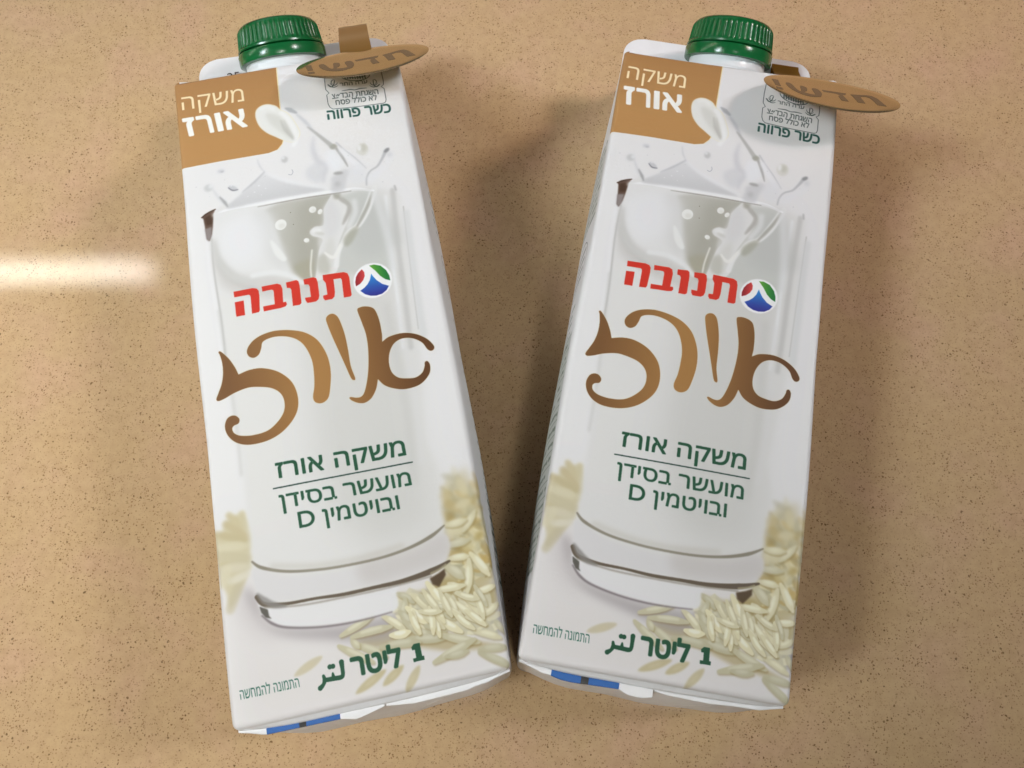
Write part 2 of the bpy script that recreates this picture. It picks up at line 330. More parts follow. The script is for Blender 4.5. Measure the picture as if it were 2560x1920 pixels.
for i in range(26):
    c = (rng.uniform(60, 460), rng.uniform(290, 470)) if i % 2 else (rng.uniform(860, 1120), rng.uniform(380, 620))
    blob('r', c, rng.uniform(.08, .22), rng.uniform(.08, .2), (.80, .805, .81) if i % 3 else (.92, .92, .93), .7, .06)

# rice grains in front, right of the foot of the glass
def grain(k, a, b, w=2.3, tone=1.0, soft=.12):
    w *= .88; tone = .25 + .75 * tone
    col = np.array([.905, .898, .835]) * (.30 + .70 * tone if tone > .96 else tone * .985)
    A, B = mm(k, [a, b]); d = B - A; n = np.array([-d[1], d[0]]) / np.linalg.norm(d); b_ = n * rng.uniform(-.35, .35)
    wd = [w * .45, w * .85, w, w * .95, w * .40]
    P_ = [A, A * .75 + B * .25 + b_ * .7, (A + B) / 2 + b_, A * .25 + B * .75 + b_ * .6, B]
    stroke('m', [p + (.22, .42) for p in P_], wd, (.60, .53, .34), .40, .22)
    stroke('m', P_, wd, np.clip(col * (.955, .945, .90), 0, 1), .98, soft * .6)
    stroke('m', [p - n * (.16 if n[1] > 0 else -.16) * w for p in P_[1:4]], [w * .3, w * .5, w * .3], np.clip(col * 1.03, 0, .92), .85, soft + .08)
for i in range(95):
    t = rng.random(); c = mm('e', [(1370 + 660 * rng.random(), 1070 + 250 * rng.random())])[0]
    if c[0] > 71.5: continue
    a = rng.normal(.75, .5); l = rng.uniform(2.2, 3.2); d = np.array([math.cos(a), math.sin(a)]) * l
    e = (.90 if rng.random() < .8 else .80)
    stroke('m', [c - d, c + d], 1.9, np.array([.90, .885, .80]) * rng.uniform(.87, 1.0), .85, .12, taper=True)
for a, b, w, tn, so in [
    ((1720, 830), (1860, 810), 2.2, 1.0, .3), ((1870, 790), (2000, 940), 2.6, 1.03, .25), ((1860, 830), (1850, 1060), 2.4, 1.0, .25), ((1700, 740), (1860, 700), 2.4, .93, .4),
    ((1820, 640), (1900, 500), 2.2, .95, .4), ((1700, 600), (1840, 560), 2.4, .97, .5), ((1900, 1060), (2040, 1010), 2.1, 1.02, .2), ((1720, 1000), (1800, 1060), 2.4, .98, .2),
    ((1700, 880), (1820, 960), 3.0, .93, .3), ((1620, 1050), (1830, 1010), 2.2, .99, .18), ((1570, 995), (1760, 1210), 2.7, 1.04, .1), ((1720, 1110), (1900, 1230), 2.2, .98, .14),
    ((1830, 1080), (1960, 1220), 2.3, 1.02, .12), ((1950, 1220), (2060, 1130), 2.0, .96, .2), ((1360, 1070), (1480, 1130), 2.0, .90, .2), ((1420, 1100), (1400, 1230), 2.2, .92, .2),
    ((1470, 1080), (1590, 1180), 2.3, .97, .15), ((1520, 1080), (1680, 1160), 2.2, .93, .2), ((1640, 1180), (1760, 1240), 2.2, .92, .2), ((1380, 1190), (1450, 1290), 2.2, .91, .2),
    ((1430, 1165), (1565, 1270), 2.6, 1.05, .1), ((1600, 1215), (1810, 1330), 2.5, 1.04, .1), ((1560, 1290), (1700, 1320), 2.4, .9, .2), ((1410, 1260), (1600, 1370), 2.6, .92, .2),
    ((1265, 1225), (1420, 1320), 2.2, .97, .12), ((975, 1360), (1200, 1215), 2.3, .94, .15), ((1050, 1370), (1325, 1295), 2.3, .93, .15), ((1320, 1355), (1450, 1330), 2.6, 1.05, .1),
    ((1080, 1420), (1290, 1500), 2.4, .92, .2), ((1440, 1380), (1700, 1370), 2.7, .90, .25), ((1660, 1350), (1930, 1400), 2.5, .93, .2), ((1900, 1330), (2080, 1370), 2.1, .97, .25),
    ((1250, 1440), (1520, 1400), 2.6, .90, .25), ((960, 1430), (1200, 1540), 2.3, .93, .18), ((1050, 1390), (1100, 1440), 2.1, .93, .2), ((1620, 1540), (1900, 1380), 2.6, .92, .2),
    ((1700, 1500), (1850, 1460), 2.2, .90, .25), ((1930, 1450), (2120, 1430), 2.3, .90, .3), ((1930, 1470), (2150, 1560), 2.3, .89, .3), ((2040, 1260), (2120, 1330), 1.8, .93, .3)]:
    grain('e', a, b, w, tn, so)
for i in range(22):
    c = np.array([rng.uniform(1450, 1960), rng.uniform(1080, 1290)]); a = rng.normal(.8, .35); d = np.array([math.cos(a), math.sin(a)]) * rng.uniform(75, 95)
    if c[0] + abs(d[0]) < 2000: grain('e', c - d, c + d, 1.9, rng.uniform(.93, 1.03), .08)
for a, b, al in [((650, 670), (850, 530), .6), ((1075, 790), (1290, 620), .85), ((1265, 735), (1410, 590), .85), ((1425, 780), (1520, 590), .75)]:
    stroke('f', [a, b], 2.2, (.79, .755, .63), al, .22, taper=True, sm=False)
    stroke('f', [(a[0] * .7 + b[0] * .3, a[1] * .7 + b[1] * .3), (a[0] * .3 + b[0] * .7, a[1] * .3 + b[1] * .7)], 1.0, (.84, .81, .71), al * .7, .3, taper=True)

# foot of the glass over and between the rice
poly('e', [(400, 1110), (480, 1165), (620, 1150), (1000, 1085), (1350, 1010), (1360, 1060), (1345, 1190), (1000, 1270), (620, 1300), (500, 1275), (430, 1210)], (.885, .885, .89), .95, .25, True)
poly('e', [(372, 900), (600, 950), (1000, 910), (1450, 800), (1690, 660), (1705, 830), (1400, 960), (1000, 1050), (600, 1120), (440, 1110), (398, 1070)], (.858, .855, .858), .9, .3, True)
poly('e', [(1100, 850), (1450, 760), (1690, 640), (1705, 820), (1400, 950), (1150, 1000)], (.80, .785, .775), .6, 1.4, True)
stroke('e', [(362, 852), (430, 893), (600, 918), (800, 908), (1000, 880), (1250, 825), (1450, 755), (1600, 675), (1690, 600)], [.5, .9, .75, .7, .7, .7, .8, 1.0, .4], (.58, .56, .50), .85, .12)
stroke('e', [(500, 880), (800, 880), (1100, 830), (1400, 740)], 1.4, (.80, .79, .765), .55, .6)
stroke('e', [(395, 1095), (450, 1145), (600, 1140), (800, 1104), (1000, 1075), (1200, 1030), (1400, 985), (1600, 915), (1725, 845)], [1.2, 1.3, .8, .7, .9, .9, 1.2, 1.6, .6], (.42, .37, .30), .85, .10)
stroke('e', [(450, 1165), (700, 1150), (1000, 1095), (1300, 1030), (1600, 950)], .5, (.66, .64, .60), .7, .15)
stroke('e', [(398, 1075), (450, 1120), (520, 1150), (600, 1155)], [.7, 1.8, 1.6, .5], (.62, .61, .60), .8, .25)
poly('e', [(412, 1160), (470, 1180), (480, 1225), (497, 1243), (455, 1235), (425, 1200)], (.42, .41, .38), .9, .12)
poly('e', [(1590, 965), (1650, 930), (1692, 898), (1700, 940), (1655, 1022), (1610, 1005)], (.40, .33, .24), .9, .18)
stroke('e', [(1600, 930), (1660, 900), (1700, 870)], .6, (.74, .72, .62), .7, .12)
stroke('e', [(430, 1222), (500, 1275), (600, 1302), (800, 1302), (1000, 1278), (1180, 1238), (1330, 1195)], [.4, .7, .6, .5, .5, .4, .3], (.56, .53, .54), .85, .16)

canvas[:] = .865 * np.clip(canvas / .89, 0, 1.03) ** 1.4        # print contrast of the picture

# ---- 2. gold corner panel with the milk tongue
GOLD1, GOLD2 = (.655, .485, .30), (.70, .53, .325)
goldc = lambda u, v: mixc(GOLD1, GOLD2, (v + 2) / 26)
PANEL = list(mm('a', [(908, 470), (925, 640), (948, 872), (975, 1118), (965, 1150), (930, 1195), (860, 1222), (500, 1280), (172, 1340)]))
PANEL = [(PANEL[0][0] - .1, -1.4)] + PANEL + [(-.9, PANEL[-1][1] + .3), (-.9, -1.4)]
poly('m', np.array(PANEL) + (.28, .0), (.90, .83, .60), .9, .10)
poly('m', PANEL, goldc, 1, .03)
tongue = [(975, 1120), (910, 1090), (850, 1062), (790, 1010), (758, 940), (760, 880), (800, 842), (855, 830), (915, 843), (955, 875), (1010, 900), (1060, 960), (1110, 1060), (1075, 1130), (1020, 1135)]
poly('a', tongue, (.90, .86, .70), .95, .12, True)
poly('a', [(x * .985 + 14, y * .985 + 16) for x, y in tongue], (.865, .87, .855), 1, .15, True)
stroke('r', [(545, 75), (575, 115), (600, 165), (635, 235)], [2.0, 4.2, 3.0, .8], (.80, .803, .78), .8, .55)
stroke('r', [(600, 120), (608, 175), (640, 240)], [.4, 1.1, .5], (.72, .722, .70), .7, .25)
stroke('a', [(980, 960), (1020, 1050), (1070, 1120)], [.4, 1.3, .8], (.72, .72, .70), .6, .3)
stroke('a', [(800, 870), (850, 850), (900, 870)], 1.2, (.895, .90, .89), .8, .35)
stroke('a', [(960, 900), (1020, 960), (1080, 1080), (1060, 1160)], 1.5, (.90, .905, .905), .8, .3)
text('a', H('משקה'), (176, 874), (667, 802), (166, 772), (.93, .86, .70), -.008)
for ch_, xa_, xb_ in (('ז', 212, 292), ('ר', 318, 424), ('ו', 466, 500), ('א', 536, 690)):
    ya_ = 1082 - (xa_ - 212) * .1625; yb_ = 1082 - (xb_ - 212) * .1625
    text('a', ch_, (xa_, ya_), (xb_, yb_), (xa_ - 32, ya_ - 136), (.92, .92, .90), .026)

# ---- 3. kosher mark
INK = (.19, .25, .25)
fl = [(1296, 560), (1300, 640), (1310, 712), (1336, 740), (1318, 756), (1330, 830), (1345, 856), (1368, 869), (1560, 850), (1765, 822), (1783, 812), (1787, 792), (1772, 705), (1748, 688), (1766, 672), (1764, 640), (1748, 570), (1742, 520)]
stroke('a', fl, .22, INK, .9, .03, sm=False)
text('a', H('השגחת הבד'), (1428, 779), (1727, 748), (1423, 741), INK, .006)
text('a', H('צ'), (1362, 787), (1388, 784), (1356, 749), INK, .006)
stroke('a', [(1402, 752), (1397, 764)], .3, INK); stroke('a', [(1416, 750), (1411, 762)], .3, INK)
text('a', H('לא כולל פסח'), (1392, 837), (1716, 795), (1387, 800), INK, .006)
text('a', H('כשר פרווה'), (1330, 954), (1828, 893), (1320, 886), (.10, .31, .28), .022)
text('a', H('ערה החר'), (1424, 684), (1640, 660), (1420, 658), INK, .006)
stroke('a', [(1438, 722), (1500, 712), (1540, 714), (1580, 704), (1632, 699)], [.15, .35, .25, .35, .15], INK, .9, .03)
for cx, sg in ((1372, 1), (1690, -1)):
    for r, a0, a1, w in ((30, 3.4, 6.2, .3), (46, 3.6, 5.6, .3), (20, 1.0, 4.4, .25)):
        t = np.linspace(a0, a1, 7); stroke('a', np.c_[cx + sg * r * np.cos(t), 668 - r * .9 * np.sin(t) - 18], w, INK, .9, .03, taper=True)
    stroke('a', [(cx - sg * 46, 672), (cx - sg * 20, 690), (cx, 672), (cx + sg * 6, 640)], .3, INK, .9, .03)
t = np.linspace(.15, math.pi - .15, 12)
stroke('a', np.c_[1540 + 118 * np.cos(t), 588 + 52 * np.sin(t)], .28, INK, .85, .03)
stroke('a', np.c_[1540 + 90 * np.cos(t), 580 + 36 * np.sin(t)], .25, INK, .85, .03)
for i in range(9):
    x = 1455 + i * 20; stroke('a', [(x, 596), (x + 8, 622)], .45, INK, .8, .04)
stroke('a', [(1380, 500), (1700, 470)], .6, INK, .8, .04); stroke('a', [(1400, 540), (1680, 515)], .9, INK, .8, .1)

# ---- 4. brand lettering (red) and its round emblem
RED = (.79, .20, .14)
letters = [
 [(490, 1058), (640, 1030), (672, 1033), (688, 1050), (694, 1090), (698, 1205), (690, 1220), (637, 1232), (626, 1100), (620, 1085), (608, 1082), (496, 1102)],
 [(500, 1142), (570, 1127), (581, 1243), (513, 1255)],
 [(712, 1018), (835, 995), (862, 1003), (876, 1035), (882, 1143), (905, 1138), (912, 1158), (902, 1174), (868, 1186), (730, 1214), (724, 1176), (817, 1158), (808, 1060), (803, 1046), (790, 1042), (718, 1057)],
 [(905, 986), (985, 967), (1002, 975), (1012, 1010), (1027, 1148), (1014, 1162), (960, 1171), (947, 1042), (937, 1029), (912, 1028)],
 [(1042, 962), (1120, 945), (1143, 952), (1155, 985), (1168, 1090), (1162, 1118), (1142, 1136), (1076, 1148), (1060, 1130), (1055, 1107), (1102, 1100), (1092, 1018), (1083, 1002), (1050, 1002)],
 [(1195, 928), (1360, 905), (1390, 914), (1404, 945), (1423, 1085), (1413, 1098), (1362, 1106), (1346, 966), (1336, 953), (1280, 961), (1291, 1060), (1288, 1098), (1270, 1117), (1215, 1127), (1200, 1112), (1198, 1090), (1232, 1082), (1220, 992), (1198, 966)]]
for L in letters:
    poly('c', L, (.93, .80, .70), .6, .14)
for L in letters: poly('c', L, RED)
lc = mm('c', [(1590, 970)])[0]
blob('m', lc, 5.75, 5.75, (.90, .905, .91), 1, .12)
gx = lambda u, v: (u - lc[0] + 5) / 10
poly('c', [(1560, 853), (1600, 845), (1650, 853), (1695, 888), (1720, 930), (1728, 969), (1690, 960), (1650, 935), (1610, 893)], lambda u, v: mixc((.42, .66, .22), (.08, .42, .20), (gx(u, v) - .4) / .6), 1, .03)
poly('c', [(1503, 883), (1522, 905), (1527, 935), (1515, 968), (1490, 998), (1458, 1018), (1452, 985), (1458, 945), (1475, 912)], lambda u, v: mixc((.55, .12, .15), (.85, .30, .28), (gx(u, v)) / .35), 1, .03)
poly('c', [(1578, 917), (1592, 938), (1620, 968), (1665, 998), (1717, 1012), (1700, 1045), (1665, 1075), (1620, 1090), (1575, 1092), (1530, 1080), (1492, 1053), (1525, 1028), (1550, 1000), (1568, 965)],
     lambda u, v: mixc((.16, .55, .82), (.18, .20, .55), (v - lc[1] + 2.5) / 7), 1, .03)

# ---- 5. golden calligraphy
def callic(u, v):
    a = mixc((.46, .32, .185), (.625, .46, .26), (u - 8) / 22)
    return mixc(a, (.375, .245, .13), np.clip((u - 36) / 26, 0, 1)) if True else a
cal = [
 [(150, 430), (168, 426), (230, 480), (280, 550), (306, 602), (312, 606), (318, 603), (400, 570), (500, 558), (620, 585), (720, 655), (770, 750), (780, 860), (742, 960), (655, 1060), (540, 1128), (400, 1160), (300, 1147), (232, 1098), (201, 1030), (212, 965), (245, 935), (285, 932), (315, 958), (308, 992), (272, 1010), (258, 1035), (275, 1070), (330, 1090), (430, 1085), (540, 1050), (620, 980), (668, 900), (672, 820), (640, 755), (570, 715), (470, 705), (380, 712), (280, 750), (200, 795), (150, 815), (133, 800), (150, 750), (175, 680), (186, 600), (180, 520), (162, 455)],
 [(375, 430), (388, 385), (430, 335), (500, 292), (600, 262), (720, 257), (830, 275), (920, 325), (980, 400), (1020, 490), (1038, 600), (1032, 720), (1018, 790), (985, 825), (945, 835), (910, 820), (898, 780), (908, 700), (905, 600), (890, 500), (850, 410), (800, 350), (730, 315), (640, 305), (560, 318), (500, 350), (488, 400), (470, 448), (432, 475), (393, 465)],
 [(1000, 165), (1020, 137), (1055, 128), (1090, 150), (1120, 210), (1150, 300), (1175, 420), (1195, 540), (1230, 637), (1216, 650), (1195, 630), (1150, 530), (1100, 420), (1050, 310), (1010, 210)],
 [(1247, 100), (1268, 78), (1310, 70), (1360, 78), (1390, 105), (1420, 180), (1440, 280), (1443, 343), (1446, 347), (1452, 342), (1500, 308), (1600, 280), (1700, 285), (1790, 320), (1845, 370), (1852, 400), (1830, 418), (1800, 405), (1760, 355), (1700, 325), (1640, 317), (1580, 330), (1530, 370), (1500, 440), (1497, 520), (1520, 590), (1570, 630), (1640, 637), (1710, 628), (1760, 590), (1778, 540), (1780, 508), (1800, 500), (1820, 530), (1818, 590), (1780, 650), (1720, 695), (1620, 722), (1530, 715), (1460, 690), (1414, 648), (1410, 645), (1408, 650), (1395, 720), (1360, 790), (1310, 828), (1260, 832), (1210, 815), (1185, 795), (1195, 785), (1240, 790), (1280, 780), (1305, 740), (1325, 650), (1335, 540), (1332, 400), (1315, 290), (1280, 190)]]
for L in cal: poly('d', L, (.90, .84, .62), .8, .16, True)
for L in cal: poly('d', L, callic, 1, .02, True)

# ---- 6. green product lines
text('e', H('משקה אורז'), (538, 279), (1427, 116), (524, 178), GREEN, .016)
stroke('e', [(512, 351), (1470, 166)], .38, (.14, .26, .22), 1, .02)
text('e', H('מועשר בסידן'), (562, 488), (1466, 322), (548, 398), GREEN, .014)
text('e', 'D ' + H('ובויטמין'), (694, 620), (1384, 487), (680, 528), GREEN, .014)
text('f', H('ליטר'), (1060, 668), (1398, 596), (1042, 548), GREEN, .036)
poly('f', [(1462, 470), (1478, 447), (1519, 438), (1537, 528), (1550, 526), (1554, 553), (1479, 571), (1474, 546), (1496, 541), (1486, 486), (1468, 490)], GREEN)
stroke('g', [(1405, 200), (1418, 290), (1425, 370), (1400, 408), (1300, 428), (1190, 448)], [1.3, 1.0, 1.0, 1.15, 1.15, 1.1], GREEN)
stroke('g', [(1285, 355), (1295, 425)], [.5, 1.2], GREEN); stroke('g', [(1155, 390), (1172, 450), (1155, 510), (1112, 560)], [.7, 1.1, .9, 1.3], GREEN)
for c in ((1244, 268), (1286, 260)): blob('g', c, .62, .62, GREEN, 1, .03)
text('f', H('התמונה להמחשה'), (282, 830), (691, 742), (272, 768), (.12, .36, .29), -.004)

# ---- 7. tiny tables on the side panels (a face's neighbours), drawn as unreadable rows
SI = (.20, .27, .21)
for side in (0, 1):
    X = (lambda d: -2.0 - d) if side == 0 else (lambda d: 87.0 + d * .8)      # d = mm down the side
    for v in np.arange(104, 176, 4.6):
        stroke('m', [(X(1), v), (X(52), v)], .22, SI, .9, .02)
        for d in np.arange(2, 50, 1.6):
            if rng.random() < .72: stroke('m', [(X(d), v + 2.3 + rng.uniform(-.3, .3)), (X(d + rng.uniform(.5, 1.3)), v + 2.3)], rng.uniform(.8, 1.5), SI, .75, .10)
    for v in np.arange(34, 62, 3.4):
        for d in np.arange(1.5, 44, 1.7):
            if rng.random() < .8: stroke('m', [(X(d), v), (X(d + rng.uniform(.6, 1.3)), v)], rng.uniform(.6, 1.2), SI, .7, .08)
    for v in np.arange(92, 102, 3.2):
        for d in np.arange(6, 40, 1.7):
            if rng.random() < .8: stroke('m', [(X(d), v), (X(d + 1.1), v)], .9, SI, .6, .08)
    if side == 0:
        poly('m', [(-2.5, 103), (-55, 103), (-55, 176), (-2.5, 176)], (.50, .54, .48), .35, .4)
        poly('m', [(-2.5, 34), (-55, 34), (-55, 62), (-2.5, 62)], (.55, .58, .52), .3, .6)
    t = np.linspace(0, 2 * math.pi, 30)
    stroke('m', [(X(16 + 13 * math.cos(a)), 76 + 9.5 * math.sin(a)) for a in t], .3, (.25, .25, .22), .9, .02)
    for v in (71, 74.5, 78, 81.5):
        for d in np.arange(7, 25, 1.6): stroke('m', [(X(d), v), (X(d + 1.0), v)], 1.0, (.3, .3, .27), .7, .08)

img = bpy.data.images.new('carton_print', CW, CH, alpha=False)
buf = np.ones((CH, CW, 4), np.float32); buf[..., :3] = np.clip(canvas[::-1], 0, 1)
img.pixels.foreach_set(buf.ravel()); img.update(); img.pack()

# ================================================================== materials
def mat(name):
    m = bpy.data.materials.new(name); m.use_nodes = True
    return m, m.node_tree.nodes, m.node_tree.links, m.node_tree.nodes['Principled BSDF']
def noise(N, Lk, scale, detail=3, co=None, rough=.5):
    n = N.new('ShaderNodeTexNoise'); n.inputs['Scale'].default_value = scale; n.inputs['Detail'].default_value = detail
    n.inputs['Roughness'].default_value = rough
    if co is not None: Lk.new(co, n.inputs['Vector'])
    return n
def ramp(N, Lk, fac, stops):
    r = N.new('ShaderNodeValToRGB'); Lk.new(fac, r.inputs[0])
    e = r.color_ramp.elements
    while len(e) > 1: e.remove(e[-1])
    e[0].position = stops[0][0]; e[0].color = (*stops[0][1], 1)
    for p, c in stops[1:]:
        q = e.new(p); q.color = (*c, 1)
    return r
def bump(N, Lk, P, h, strength, dist=.0005, normal=None):
    b = N.new('ShaderNodeBump'); b.inputs['Strength'].default_value = strength; b.inputs['Distance'].default_value = dist
    Lk.new(h, b.inputs['Height']); Lk.new(b.outputs[0], P.inputs['Normal']); return b

# printed board
M_print, N, Lk, P = mat('printed_board')
ti = N.new('ShaderNodeTexImage'); ti.image = img; ti.extension = 'EXTEND'; ti.interpolation = 'Cubic'
Lk.new(ti.outputs[0], P.inputs['Base Color'])
P.inputs['Roughness'].default_value = .47; P.inputs['Specular IOR Level'].default_value = .45
P.inputs['Subsurface Weight'].default_value = 0.0
tc = N.new('ShaderNodeTexCoord')
n1 = noise(N, Lk, 34, 2, tc.outputs['Object']); n2 = noise(N, Lk, 900, 2, tc.outputs['Object'])
ad = N.new('ShaderNodeMath'); ad.operation = 'MULTIPLY_ADD'; Lk.new(n2.outputs[0], ad.inputs[0]); ad.inputs[1].default_value = .06; Lk.new(n1.outputs[0], ad.inputs[2])
bump(N, Lk, P, ad.outputs[0], .5, .0014)

def board(name, c, rough=.4):
    m, N, Lk, P = mat(name); tc = N.new('ShaderNodeTexCoord')
    n = noise(N, Lk, 120, 3, tc.outputs['Object'])
    r = ramp(N, Lk, n.outputs[0], [(.3, tuple(x * .93 for x in c)), (.7, c)]); Lk.new(r.outputs[0], P.inputs['Base Color'])
    P.inputs['Roughness'].default_value = rough
    n2 = noise(N, Lk, 260, 2, tc.outputs['Object']); bump(N, Lk, P, n2.outputs[0], .3, .0004)
    return m
M_white = board('white_board', (.80, .80, .81))
M_blue = board('blue_print', (.014, .115, .40), .5)
M_black = board('black_print', (.015, .015, .016), .35)
M_ink = board('date_ink', (.03, .03, .035), .5)
M_spout = board('white_plastic', (.74, .77, .79), .3)

M_cap, N, Lk, P = mat('green_plastic'); tc = N.new('ShaderNodeTexCoord')
n = noise(N, Lk, 60, 2, tc.outputs['Object'])
r = ramp(N, Lk, n.outputs[0], [(.3, (.004, .100, .026)), (.75, (.008, .140, .038))]); Lk.new(r.outputs[0], P.inputs['Base Color'])
P.inputs['Roughness'].default_value = .22; P.inputs['Subsurface Weight'].default_value = .06
P.inputs['Subsurface Radius'].default_value = (.001, .004, .0015); P.inputs['Subsurface Scale'].default_value = 1
n = noise(N, Lk, 420, 2, tc.outputs['Object']); bump(N, Lk, P, n.outputs[0], .12, .0004)

def goldfoil(name, c, rough, metal=1.0):
    m, N, Lk, P = mat(name); tc = N.new('ShaderNodeTexCoord')
    n = noise(N, Lk, 90, 2, tc.outputs['Object']); r = ramp(N, Lk, n.outputs[0], [(.3, tuple(x * .94 for x in c)), (.7, c)])
    Lk.new(r.outputs[0], P.inputs['Base Color']); P.inputs['Metallic'].default_value = metal; P.inputs['Roughness'].default_value = rough
    return m
M_foil = goldfoil('gold_foil', (.80, .60, .33), .09, .86)
M_foil_ink = goldfoil('dark_foil_print', (.31, .23, .155), .15, .75)
M_strip = goldfoil('amber_strip', (.33, .17, .025), .32, .5)

# speckled quartz
M_stone, N, Lk, P = mat('speckled_quartz'); tc = N.new('ShaderNodeTexCoord'); co = tc.outputs['Object']
def mth(op, a, b=None, c=None, clamp=False):
    m = N.new('ShaderNodeMath'); m.operation = op; m.use_clamp = clamp
    for i, v in enumerate((a, b, c)):
        if v is None: continue
        if isinstance(v, (int, float)): m.inputs[i].default_value = v
        else: Lk.new(v, m.inputs[i])
    return m.outputs[0]
def mixcol(f, a, b):
    m = N.new('ShaderNodeMix'); m.data_type = 'RGBA'; Lk.new(f, m.inputs[0])
    for i, v in ((6, a), (7, b)):
        if isinstance(v, tuple): m.inputs[i].default_value = (*v, 1)
        else: Lk.new(v, m.inputs[i])
    return m.outputs[2]
wob = noise(N, Lk, 900, 2, co); wv = N.new('ShaderNodeVectorMath'); wv.operation = 'MULTIPLY_ADD'
Lk.new(wob.outputs['Color'], wv.inputs[0]); wv.inputs[1].default_value = (.0011,) * 3; Lk.new(co, wv.inputs[2]); wco = wv.outputs[0]
def specks(scale, rmin, rmax, keep, soft):
    """random grains: one candidate per voronoi cell, kept with probability keep, radius random"""
    v = N.new('ShaderNodeTexVoronoi'); v.inputs['Scale'].default_value = scale; Lk.new(wco, v.inputs['Vector'])
    s = N.new('ShaderNodeSeparateColor'); Lk.new(v.outputs['Color'], s.inputs[0])
    rad = mth('MULTIPLY_ADD', s.outputs[0], rmax - rmin, rmin)
    d = mth('SUBTRACT', rad, v.outputs['Distance'])
    a = mth('DIVIDE', d, soft, clamp=True)
    k = mth('LESS_THAN', s.outputs[1], keep)
    return mth('MULTIPLY', a, k)
cloud = noise(N, Lk, 38, 3, co); fine = noise(N, Lk, 1500, 3, co, .7); blot = noise(N, Lk, 260, 3, co, .6)
base = ramp(N, Lk, cloud.outputs[0], [(.30, (.540, .376, .204)), (.5, (.545, .380, .216)), (.70, (.562, .372, .236))]).outputs[0]
base = mixcol(mth('MULTIPLY_ADD', blot.outputs[0], 1.3, -.5, clamp=True), base, (.42, .275, .15))
c1 = mixcol(mth('MULTIPLY', mth('MULTIPLY_ADD', fine.outputs[0], 2.6, -1.25, clamp=True), .30), base, (.30, .17, .08))
c1 = mixcol(mth('MULTIPLY', mth('MULTIPLY_ADD', fine.outputs[0], -2.6, 1.05, clamp=True), .30), c1, (.62, .44, .27))
dens = noise(N, Lk, 110, 2, co)
f1 = mth('MULTIPLY', specks(1500, .18, .46, .66, .12), .72)
f2 = mth('MULTIPLY', specks(820, .10, .34, .66, .08), .84)
f3 = mth('MULTIPLY', specks(330, .06, .15, .38, .04), .70)
c1 = mixcol(mth('MULTIPLY', f1, mth('MULTIPLY_ADD', dens.outputs[0], 2.6, -.45, clamp=True)), c1, (.22, .115, .050))
c1 = mixcol(mth('MULTIPLY', f2, mth('MULTIPLY_ADD', dens.outputs[0], 2.8, -.65, clamp=True)), c1, (.15, .085, .036))
c1 = mixcol(f3, c1, (.10, .055, .026))
Lk.new(c1, P.inputs['Base Color'])
P.inputs['Roughness'].default_value = .024; P.inputs['Specular IOR Level'].default_value = .5
bump(N, Lk, P, fine.outputs[0], .05, .0002)

# ================================================================== builders
def finish(name, bm, mats, parent=None, smooth_on=True, sharp=None):
    me = bpy.data.meshes.new(name)
    bm.normal_update(); bm.to_mesh(me); bm.free()
    for m in (mats if isinstance(mats, (list, tuple)) else [mats]): me.materials.append(m)
    for p in me.polygons: p.use_smooth = smooth_on
    if sharp is not None and smooth_on: me.set_sharp_from_angle(angle=math.radians(sharp))
    o = bpy.data.objects.new(name, me); COL.objects.link(o)
    if parent is not None: o.parent = parent
    return o

def warp(q, x, y):
    """spring an ideal face point (mm) to this carton's slightly skewed corners"""
    s = (x + 36) / 72; t = (y + 100) / 200; q = [np.array(a) for a in q]
    p = (q[3] * (1 - s) + q[2] * s) * (1 - t) + (q[0] * (1 - s) + q[1] * s) * t
    return float(p[0]), float(p[1])

TAN = math.tan(math.radians(29))
def section():
    """closed loop: (x, z, u, outward x, outward z) front first, left to right, then round"""
    r = 1.25; out = []
    def add(x, z, u, nx, nz): out.append((x, z, u, nx, nz))
    for i in range(27): x = -36 + r + (72 - 2 * r) * i / 26; add(x, 0, 36 + x, 0, 1)
    for i in range(1, 6): a = math.pi / 2 * i / 6; add(36 - r + r * math.sin(a), -r + r * math.cos(a), 72 - r + r * a, math.sin(a), math.cos(a))
    for i in range(19): z = -r - (DEPTH - 2 * r) * i / 18; add(36, z, 72 - r + r * math.pi / 2 - z - r, 1, 0)
    for i in range(1, 6): a = math.pi / 2 * i / 6; add(36 - r + r * math.cos(a), -DEPTH + r - r * math.sin(a), 134, math.cos(a), -math.sin(a))
    for i in range(13): x = 36 - r - (72 - 2 * r) * i / 12; add(x, -DEPTH, 134, 0, -1)
    for i in range(1, 6): a = math.pi / 2 * i / 6; add(-36 + r - r * math.sin(a), -DEPTH + r - r * math.cos(a), -62, -math.sin(a), -math.cos(a))
    for i in range(19): z = -DEPTH + r + (DEPTH - 2 * r) * i / 18; add(-36, z, r - r * math.pi / 2 + z + r, -1, 0)
    for i in range(1, 6): a = math.pi / 2 * i / 6; add(-36 + r - r * math.cos(a), -r + r * math.sin(a), r - r * (math.pi / 2 - a), -math.cos(a), math.sin(a))
    return out

def endb(X, d, ph=0):
    c = max(0, 1 - (abs(X) / 35.5) ** 4); s = min(max(d / DEPTH, 0), 1)
    return c * (1.0 * min(1, d / 3) * min(1, (DEPTH - d) / 3) + 3.1 * math.sin(math.pi * s) ** 1.3 + .3 * math.sin(X * .25 + ph) * math.sin(math.pi * s))

